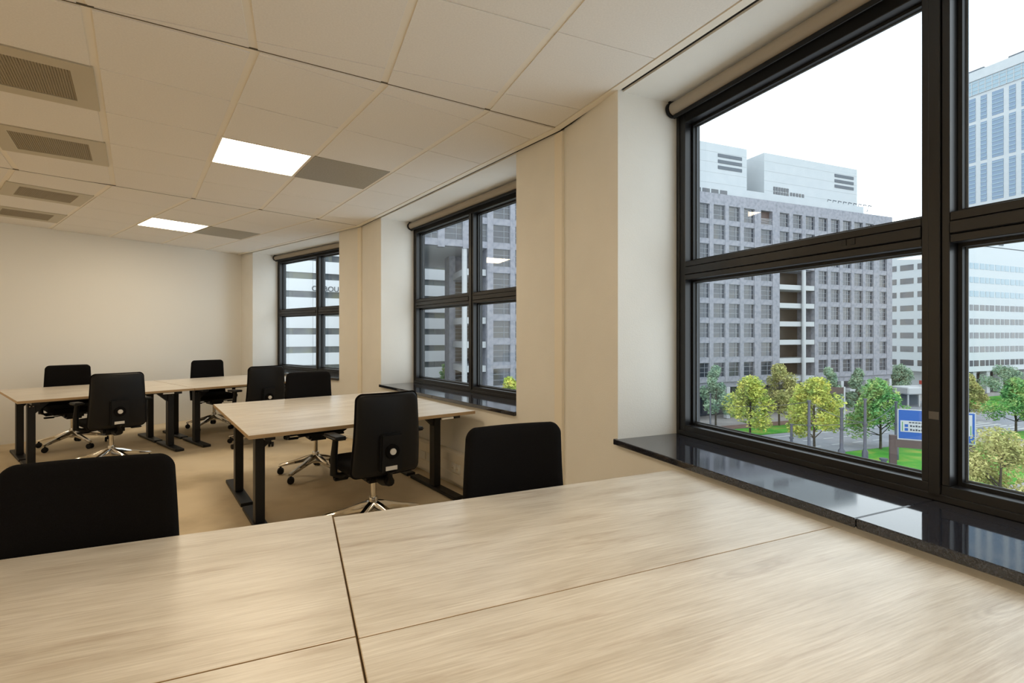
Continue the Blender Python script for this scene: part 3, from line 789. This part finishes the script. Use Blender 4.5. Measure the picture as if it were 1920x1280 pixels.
for t0, w in cols:
    f, p, s = win_mesh(w)
    for r_ in range(ROWS):
        if hole(t0) and r_ > 2: continue
        zb = TOPW - r_ * FH - WH
        if t0 == 13.79 and r_ == 0:                 # open roof loggia with railing
            lg = box('roof_loggia', M['sign_brown'], (t0, t0 + w, .8, .9, Z(zb), Z(zb + WH)), b1)
            bm = bmesh.new()
            for q in range(5): bx(bm, t0, t0 + w, .2, .26, Z(zb + .25 * q + .1), Z(zb + .25 * q + .17))
            ob('railing', bm, M['white_conc'], lg)
        else:
            o = link('window', f, b1, (t0, 0, Z(zb))); link('pane', p, o)
        link('spandrel_panel', s, b1, (t0, 0, Z(zb - (FH - WH))))
# interior volume, end walls, recessed ground floor
bm = bmesh.new()
bx(bm, ENDL, -53, .9, 24, Z(-7.4), Z(27)); bx(bm, -53, -41.2, .9, 24, Z(LOGZ + .4), Z(27)); bx(bm, -41.2, 18.4, .9, 24, Z(-7.4), Z(27))
bx(bm, 18.4, 28.7, .9, 24, Z(LOGZ), Z(27)); bx(bm, 18.4, 28.7, 4.5, 24, Z(-7.4), Z(LOGZ)); bx(bm, 28.7, ENDR, .9, 24, Z(-7.4), Z(27))
ob('core', bm, M['granite_grey'], b1)
for (a, b) in ((18.4, 28.7),):                      # loggia: brown glazing, white slabs and a round column
    box('loggia_glazing', M['loggia'], (a, b, 4.2, 4.5, Z(-7.4), Z(LOGZ)), b1)
    for i in range(6): box('loggia_slab', M['white_conc'], (a, b, .1, 4.2, Z(10.1 - i * FH), Z(10.1 - i * FH) + .95), b1)
    bm = bmesh.new(); lathe(bm, [(.38, Z(-13.9)), (.38, Z(LOGZ))], 14, c=(24.9, -.25)); ob('round_column', bm, M['white_conc'], b1, smooth=40)
# gateway on the left: through-opening, inner stone wing, white slabs and column
bm = bmesh.new(); bx(bm, -44.7, -43.7, 9, 12, Z(-14.15), Z(LOGZ + .2)); bx(bm, -43.7, -41.2, 9.6, 12, Z(-14.15), Z(LOGZ + .2)); ob('gateway_wing', bm, M['granite_grey'], b1)
for i in range(6):
    zb = 10.1 - i * FH
    bm = bmesh.new(); bx(bm, -43.6, -41.3, 9.4, 9.58, Z(zb - 2.5), Z(zb - .15)); o = ob('window', bm, M['loggia'], b1)
    bm = bmesh.new()
    for q in range(4): bx(bm, -43.6, -41.3, 9.34, 9.4, Z(zb - 2.5 + q * .62), Z(zb - 2.5 + q * .62 + .08))
    ob('glazing_bar', bm, M['glazing_bar'], o)
    if i in (0, 2, 3, 4, 5):
        bm = bmesh.new(); prism(bm, [(-44.35, 8.0), (-44.75, .5), (-41.25, .5), (-41.25, 8.0)], Z(zb), Z(zb) + .95); ob('gateway_slab', bm, M['white_conc'], b1)
bm = bmesh.new(); lathe(bm, [(.40, Z(-14.1)), (.40, Z(14.5))], 16, c=(-44.6, .5)); ob('round_column', bm, M['white_conc'], b1, smooth=40)
box('gateway_soffit', M['white_conc'], (-53, -41.2, .9, 24, Z(LOGZ + .2), Z(LOGZ + .4)), b1)
box('shopfront', M['dark_glass'], (-41.2, ENDR, 4.0, 4.4, 0.05, Z(-7.4)), b1)
bm = bmesh.new(); bx(bm, -41.2, ENDR, .3, 4.4, Z(-8.4), Z(-7.4)); ob('first_floor_band', bm, M['granite_grey'], b1)
for i in range(13):
    bm = bmesh.new(); bx(bm, -40.9 + i * 7.72, -40.1 + i * 7.72, .1, .9, 0.02, Z(-8.4)); ob('ground_floor_column', bm, M['white_conc'], b1)
for i in range(6): box('canopy', M['white_conc'], (-39 + i * 15.4, -33.5 + i * 15.4, -.6, 4, Z(-10.8), Z(-10.1)), b1)
# white roof storey, two plant-room boxes with louvres
box('roof_storey', M['white_clad'], (-30, 48.5, 3.5, 20, Z(27), Z(29.7)), b1)
for i in range(6): box('roof_light', M['dark_glass'], (-3.6 + i * 2.15, -1.9 + i * 2.15, 3.42, 3.55, Z(28.0), Z(29.0)), b1)
for (a, b, l0, l1) in ((-16, 18.8, 11.0, 17.4), (23.7, 53.2, 45.5, 51.9)):
    r_ = box('plant_room', M['white_clad'], (a, b, 8, 22, Z(27), Z(40.0)), b1)
    for q in range(3): box('louvre', M['louvre'], (l0, l1, 7.9, 8.05, Z(37.75 - q * 1.22 - .33), Z(37.75 - q * 1.22 + .33)), r_)
    bm = bmesh.new()
    for q in range(5): bx(bm, a, b, 7.97, 8.01, Z(29.9 + q * 2.1), Z(29.9 + q * 2.1) + .05)
    ob('cladding_joint', bm, M['white_conc'], r_)
    if a > 0:
        for ii in range(6):
            for jj in range(2): box('roof_window', M['dark_glass'], (26.4 + ii * .78, 26.95 + ii * .78, 7.9, 8.05, Z(31.2 + jj * 1.0), Z(32.05 + jj * 1.0)), r_)
        for ii in range(5): box('roof_window', M['dark_glass'], (31.4 + ii * .9, 31.95 + ii * .9, 7.9, 8.05, Z(31.6), Z(32.3)), r_)
bm = bmesh.new()
for i in range(9): tube(bm, [(40 + i * 1.7, 6, Z(29.7)), (40.6 + i * 1.7, 6, Z(31.2)), (41.5 + i * 1.7, 6, Z(31.1))], .1, 5)
ob('roof_bracket_row', bm, M['louvre'], b1)

# ------------------------------------------------------------------ building 2: white ribbon-window block behind the gateway
b2 = tag(link('ribbon_block', None, None, (-38.7, 97.0, GND), R(29.6)), 'white office block with horizontal bands of windows and grey lettering', 'building')
bm = bmesh.new(); bx(bm, -30, 34, .4, 20, 0, Z(22.5)); ob('core', bm, M['ribbon_glass'], b2)
for i in range(-2, 7):
    zt = 15.7 - 3.6 * i
    if zt - 2.35 < GND: continue
    for j in range(-4, 5):
        box('white_band', M['white_render_lifted'], (j * 7.2 - .3 + .02, j * 7.2 + 6.88, 0, .5, Z(zt - 2.35), Z(zt)), b2)
    zb = zt - 3.6
    for j in range(-8, 10):
        if zb < GND + 1: continue
        link('ribbon_window', None, b2) if False else box('ribbon_window', M['ribbon_glass'], (j * 3.6 - .28, j * 3.6 + 3.24, .28, .42, Z(zb), Z(zb) + 1.25), b2)
def text(s, size, m, parent, loc, rot, name='lettering', ext=.02):
    c = bpy.data.curves.new(name, 'FONT'); c.body = s; c.size = size; c.extrude = ext; c.align_x = 'LEFT'
    tmp = bpy.data.objects.new('tmp', c); COL.objects.link(tmp)
    dg = bpy.context.evaluated_depsgraph_get(); d_ = bpy.data.meshes.new_from_object(tmp.evaluated_get(dg))
    bpy.data.objects.remove(tmp); d_.materials.clear(); d_.materials.append(m); d_.name = name
    o = link(name, d_, parent, loc); o.rotation_euler = rot; return o
text('OXBOU', 1.42, M['letter'], b2, (-.55, -.06, Z(9.85)), (R(90), 0, 0), ext=.05)

# ------------------------------------------------------------------ building 3: white block with rows of small windows
b3 = tag(link('white_office_block', None, None, (108.2, 123.5, GND), B1A), 'white office block with rows of small dark windows beyond the crossing', 'building')
bm = bmesh.new(); bx(bm, 0, 48, 0, 26, Z(-8.3), Z(24.3)); bx(bm, 3, 47, 2.5, 24, 0, Z(-8.3)); ob('body', bm, M['white_panel'], b3)
box('parapet', M['white_panel'], (-.1, 48.1, -.1, 26, Z(24.5), Z(28.2)), b3)
box('shadow_line', M['louvre'], (0, 48, .05, 26, Z(24.3), Z(24.5)), b3)
hw = 1.5
for r_ in range(8):
    zb = -6.9 + 3.6 * r_
    x = .6
    for g in range(6):
        for w, gap in ((2.1, .45), (1.4, .45), (2.1, .62)):
            box('window', M['dark_glass'] if r_ < 5 or g > 4 else M['crown_glass'], (x, x + w, -.05, .1, Z(zb), Z(zb) + hw), b3); x += w + gap
    y = .8
    for w, gap in ((2.6, .9), (1.9, .9), (3.2, .9), (1.9, .9), (3.0, .9)):
        bm = bmesh.new(); bx(bm, -.05, .1, y, y + w, Z(zb), Z(zb) + hw); ob('window', M and bm, M['dark_glass'], b3); y += w + gap
for i in range(8): box('ground_floor_column', M['white_conc'], (i * 6.2 + .4, i * 6.2 + 1.9, .5, 2.0, 0, Z(-8.3)), b3)
for i in range(6): box('shopfront', M['dark_glass'], (3.4 + i * 6.6, 8.4 + i * 6.6, 2.35, 2.55, .3, Z(-9)), b3)
bm = bmesh.new(); lathe(bm, [(1.15, -.35), (1.15, -.12)], 24, axis='y', off=(17.3, 0, Z(25.6))); ob('round_red_sign', bm, M['red'], b3)
box('square_sign', M['louvre'], (23.3, 25.2, -.3, -.12, Z(25.1), Z(27.0)), b3)

# ------------------------------------------------------------------ building 4: tall pale tower
b4 = tag(link('glass_tower', None, None, (209.2, 230.0, GND), R(-68.25)), 'tall pale blue glass tower rising behind the white block', 'building')
TT = 121.0
bm = bmesh.new(); bx(bm, -14, 34, 0, 40, 0, Z(TT - 4.2)); ob('body', bm, M['white_clad'], b4)
box('roof_parapet', M['white_clad'], (-14.4, 34.4, -.5, 40, Z(TT - 4.2), Z(TT)), b4)
for (a, b) in ((-8, 7.5), (16, 30)): box('roof_plant', M['louvre'], (a, b, 1, 10, Z(TT), Z(TT + 1.3)), b4)
box('crown_glazing', M['crown_glass'], (-13.5, 33.5, -.25, .2, Z(110.3), Z(TT - 4.6)), b4)
bm = bmesh.new()
for i in range(4): bx(bm, -13.5, 33.5, -.4, -.2, Z(110.3 + i * 1.75), Z(110.3 + i * 1.75) + .16)
for i in range(20): bx(bm, -13.5 + i * 2.45, -13.3 + i * 2.45, -.4, -.2, Z(110.3), Z(TT - 4.6))
ob('crown_bars', bm, M['white_conc'], b4)
xs = []
x = -12.8
for i in range(5):
    for w, gap in ((2.15, 1.9), (3.9, 1.9)): xs.append((x, w)); x += w + gap
for tier in range(6):
    z1 = 108.6 - 18.7 * tier; z0 = z1 - 16.6
    if tier == 0: z0, z1 = 98.4, 108.9
    else: z1 = 97.0 - 18.7 * (tier - 1); z0 = z1 - 17.2
    for (xx, w) in xs:
        if xx + w > 33: continue
        s_ = box('window_strip', M['pale_glass'], (xx, xx + w, -.12, .1, Z(z0), Z(z1)), b4)
        bm = bmesh.new(); q = z0 + 1.2
        while q < z1 - .5: bx(bm, xx, xx + w, -.3, -.1, Z(q), Z(q) + .32); q += 1.87
        ob('sun_slat', bm, M['crown_glass'], s_)

# ------------------------------------------------------------------ trees
def make_tree(x, yb, top_y, wpx, kind, label, z=None, seed=0, leaves=7000, ls=.25, name='street_tree', trunkless=False):
    rnd = random.Random(seed)
    z = z or FPX * (EYE - GND) / (yb - HORIZON)
    X = (x - 960) / FPX * z
    H = EYE - (top_y - HORIZON) * z / FPX - GND
    Wd = wpx * z / FPX / 2 * 1.12
    t = empty(name, (X, z, GND), rnd.uniform(0, 6), label, 'tree', 'street trees')
    bm = bmesh.new(); c0 = H * .22
    tube(bm, [(0, 0, 0), (.05, .03, c0), (.1, 0, H * .55), (0, .05, H * .85)], [.17, .14, .09, .03], 7)
    lobes = []
    for i in range(13):
        a = rnd.uniform(0, 6.28); f = (i + .5) / 13
        zz = c0 + (H - c0) * (.08 + .80 * f); rr = Wd * (1 - .75 * max(0, f - .35) / .65) * rnd.uniform(.4, .85)
        lobes.append((rr * math.cos(a), rr * math.sin(a), zz, Wd * rnd.uniform(.34, .55) * (1.1 - .45 * f)))
        tube(bm, [(.05, 0, max(c0 * .9, zz - rr * .9)), (rr * .5 * math.cos(a), rr * .5 * math.sin(a), zz - rr * .35), (rr * math.cos(a), rr * math.sin(a), zz)], [.07, .045, .015], 5)
    lobes.append((0, 0, H - Wd * .33, Wd * .34))
    ob('trunk', bm, M['bark'], t, smooth=50)
    vs, fs = [], []
    for i in range(leaves):
        lx, ly, lz, lr = lobes[rnd.randrange(len(lobes))]
        d_ = Vector((rnd.gauss(0, 1), rnd.gauss(0, 1), rnd.gauss(0, 1))).normalized() * lr * rnd.random() ** .45
        p = Vector((lx, ly, lz)) + d_
        a = Vector((rnd.gauss(0, 1), rnd.gauss(0, 1), rnd.gauss(0, .6))).normalized(); b = a.orthogonal().normalized()
        b = (b * math.cos(rnd.uniform(0, 6.28)) + a.cross(b) * math.sin(rnd.uniform(0, 6.28))).normalized()
        s_ = ls * rnd.uniform(.5, 1.15); n0 = len(vs)
        vs += [p - a * s_, p + b * s_ * .42, p + a * s_, p - b * s_ * .42]; fs.append((n0, n0 + 1, n0 + 2, n0 + 3))
    d_ = bpy.data.meshes.new('foliage'); d_.from_pydata([tuple(v) for v in vs], [], fs); d_.materials.append(LEAF[kind])
    f = link('foliage', d_, t); f['kind'] = 'stuff'
    return t
make_tree(1342, 802, 684, 52, 'grey', 'pale green slender tree by the left edge of the nearest window', seed=1)
make_tree(1406, 822, 704, 86, 'yellow', 'yellow-green tree, leftmost of the three at the near roadside', seed=2)
make_tree(1461, 798, 680, 66, 'olive', 'tall olive tree before the brown loggia', seed=3)
make_tree(1527, 850, 706, 92, 'yellow', 'bright yellow tree, middle of the three at the near roadside', seed=4)
make_tree(1651, 842, 710, 92, 'green', 'green and yellow tree, rightmost of the three at the near roadside, by the sign', seed=5)
make_tree(1553, 790, 688, 44, 'grey', 'grey-green tree close to the stone block, behind the bright yellow one', seed=6)
make_tree(1610, 786, 690, 40, 'grey', 'narrow grey-green tree under the right end of the stone block', seed=7)
make_tree(1687, 752, 684, 52, 'grey', 'dark distant tree before the left side of the white block', seed=8)
make_tree(1817, 788, 700, 46, 'olive', 'thin tree just right of the window mullion, beyond the sign', seed=9)
make_tree(1905, 810, 708, 72, 'green', 'green tree at the zebra crossing by the right picture edge', seed=10)
make_tree(1884, 752, 686, 60, 'grey', 'dark wide tree in front of the white block entrance', seed=11)
make_tree(1878, 1050, 802, 180, 'olive', 'big olive bushy tree close below the nearest window, at the right edge', z=33.0, seed=12, leaves=14000, ls=.13)
make_tree(955, 860, 706, 62, 'yellow', 'yellow-green treetop low in the middle window', z=57.0, seed=13)
make_tree(832, 748, 682, 20, 'green', 'small green tree seen through the stone gateway', z=104.0, seed=14, leaves=1500)

# ------------------------------------------------------------------ masts, wires, bollard, signs
def place(x, yb, z=None):
    z = z or FPX * (EYE - GND) / (yb - HORIZON); return Vector(((x - 960) / FPX * z, z, GND)), z
TOPS = {}
def mast(x, top_y, yb, r_, label, name='street_mast', z=None):
    p, z = place(x, yb, z); H = EYE - (top_y - HORIZON) * z / FPX - GND
    t = empty(name, p, 0, label, 'mast', 'steel street masts')
    bm = bmesh.new(); lathe(bm, [(r_ * 1.9, 0.01), (r_ * 1.9, H * .22), (r_ * 1.25, H * .25), (r_, H * .26), (r_ * .85, H)], 12); ob('pole', bm, M['grey_metal'], t, smooth=40)
    bm = bmesh.new(); lathe(bm, [(r_ * 1.5, H * .62), (r_ * 1.5, H * .65)], 12); lathe(bm, [(r_ * 1.3, H), (r_ * 1.3, H + .18)], 12); ob('collar', bm, M['grey_metal'], t, smooth=40)
    TOPS[x] = p + Vector((0, 0, H))
mast(1332, 739, 815, .13, 'grey steel mast by the left edge of the nearest window')
mast(1484, 797, 862, .17, 'short grey steel post between the roadside trees')
mast(1517, 753, 874, .17, 'grey steel mast standing before the middle yellow tree')
mast(1578, 767, 866, .20, 'thick grey steel mast, third from the sign')
mast(1622, 750, 874, .17, 'tall grey steel mast, second from the sign')
mast(1680, 755, 862, .15, 'grey steel mast just behind the blue sign')
mast(1657, 862, 900, .30, 'short stout bollard post on the lawn by the sign', 'bollard')
def wire(a, b, label, sag=.5):
    bm = bmesh.new(); pts = [a + (b - a) * (i / 8) + Vector((0, 0, -sag * 4 * (i / 8) * (1 - i / 8))) for i in range(9)]; c = (a + b) / 2
    tube(bm, [p - c for p in pts], .035, 5); tag(ob('overhead_wire', bm, M['grey_metal'], None, c), label, 'wire', 'overhead tram wires')
wire(TOPS[1517], TOPS[1332] + Vector((0, 0, -1.5)), 'overhead wire running left from the mast at the middle yellow tree')
wire(TOPS[1517], TOPS[1622] + Vector((0, 0, -2.6)), 'overhead wire sloping right between two steel masts')
wire(TOPS[1622] + Vector((0, 0, -2.6)), TOPS[1680], 'overhead wire between the tall mast and the mast behind the sign')
wire(TOPS[1622] + Vector((0, 0, -2.6)), TOPS[1484] + Vector((0, 0, .1)), 'low overhead wire from the tall mast down to the short post', .2)

# blue route sign on two brown posts
A, zA = place(1683, 0, 55.0); B, zB = place(1830, 0, 52.0)
ang = math.atan2(B.y - A.y, B.x - A.x); Ls = (B - A).length
sg = empty('road_sign', (A.x, A.y, GND), ang, 'large blue road sign with white panels on brown posts', 'sign')
zt, zb = -6.95 - GND, -10.3 - GND
box('sign_border', M['sign_white'], (0, Ls, .03, .12, zb, zt), sg)
box('sign_board', M['sign_blue'], (.1, Ls - .1, .0, .04, zb + .1, zt - .1), sg)
wp = box('white_panel', M['sign_white'], (.25, Ls * .62, -.03, .01, zt - 2.5, zt - 1.25), sg)
wp2 = box('white_panel', M['sign_white'], (Ls * .62, Ls - .3, -.03, .01, zt - 2.5, zt - .25), sg)
for r_ in range(2):
    zz = zt - 1.95 - r_ * .42
    box('blue_square', M['sign_blue'], (.62, .92, -.045, -.028, zz, zz + .3), wp)
    bm = bmesh.new()
    for q in range(7): bx(bm, 1.1 + q * .24, 1.26 + q * .24, -.045, -.028, zz + .04, zz + .24 - .05 * (q % 2))
    ob('small_print', bm, M['ink'], wp)
    box('counter_display', M['ink'], (2.95, 3.75, -.05, -.028, zz, zz + .3), wp)
    box('counter_display', M['ink'], (Ls - 1.55, Ls - .6, -.05, -.028, zz, zz + .3), wp2)
    text('550' if r_ == 0 else '600', .36, M['sign_white'], wp2, (Ls - 1.45, -.052, zz + .03), (R(90), 0, 0), 'counter_digits', .004)
bm = bmesh.new()
for q in range(10): bx(bm, 1.0 + q * .27, 1.2 + q * .27, -.045, -.028, zt - 1.5, zt - 1.38)
ob('small_print', bm, M['ink'], wp)
for xx in (.42, Ls - .42): box('green_line', M['lawn'], (xx - .03, xx + .03, -.045, -.028, zt - 2.4, zt - 1.4), wp)
bm = bmesh.new(); bx(bm, Ls - 1.72, Ls - 1.58, -.03, .01, zb + .2, zb + .62)
prism_pts = [(Ls - 1.9, zb + .58), (Ls - 1.4, zb + .58), (Ls - 1.65, zb + .84)]
v0 = [bm.verts.new((p[0], -.03, p[1])) for p in prism_pts]; v1 = [bm.verts.new((p[0], .01, p[1])) for p in prism_pts]
bm.faces.new(v0); bm.faces.new(list(reversed(v1)))
for i in range(3): bm.faces.new((v0[i], v0[(i + 1) % 3], v1[(i + 1) % 3], v1[i]))
ob('arrow', bm, M['sign_white'], sg)
box('lower_beam', M['sign_brown'], (-.2, Ls, .1, .4, zb - .95, zb - .1), sg)
for xx in (-.35, Ls - .9): box('post', M['sign_brown'], (xx - .33, xx + .33, .12, .6, .01, zb + .35), sg, bev=.03)

# brown board among the far trees
p, z = place(1567, 800); g = empty('brown_board', p, R(-12), 'dark brown panel sign on a white end post among the far trees', 'sign')
hh = EYE - (738 - HORIZON) * z / FPX - GND
box('board', M['sign_brown'], (-1.4, 1.2, 0, .15, hh, hh + 1.1), g); box('post', M['white_conc'], (1.2, 1.45, -.02, .17, 0.01, hh + 1.2), g); box('post', M['sign_brown'], (-1.2, -1.0, .02, .13, 0.01, hh), g)
# white pavilion roof with red awning
p, z = place(1704, 760); g = empty('street_kiosk', p, R(10), 'white flat-roofed kiosk with a red awning near the white block', 'kiosk')
hh = EYE - (724 - HORIZON) * z / FPX - GND
box('roof', M['white_conc'], (-2.4, 4.2, -2, 2, hh - 1.6, hh), g, bev=.2); box('back_wall', M['louvre'], (-2.1, 3.6, 1, 1.3, 0.01, hh - 1.6), g)
for xx in (-2.0, 0.8, 3.6): box('post', M['white_conc'], (xx - .12, xx + .12, -1.7, -1.46, 0.01, hh - 1.6), g)
box('awning', M['red'], (1.6, 6.2, -2.6, -.9, hh + .55, hh + 1.35), g)
box('awning_bracket', M['louvre'], (2.4, 2.6, -1.4, -1.2, hh, hh + .55), g); box('awning_bracket', M['louvre'], (3.9, 4.1, -1.4, -1.2, hh, hh + .55), g)
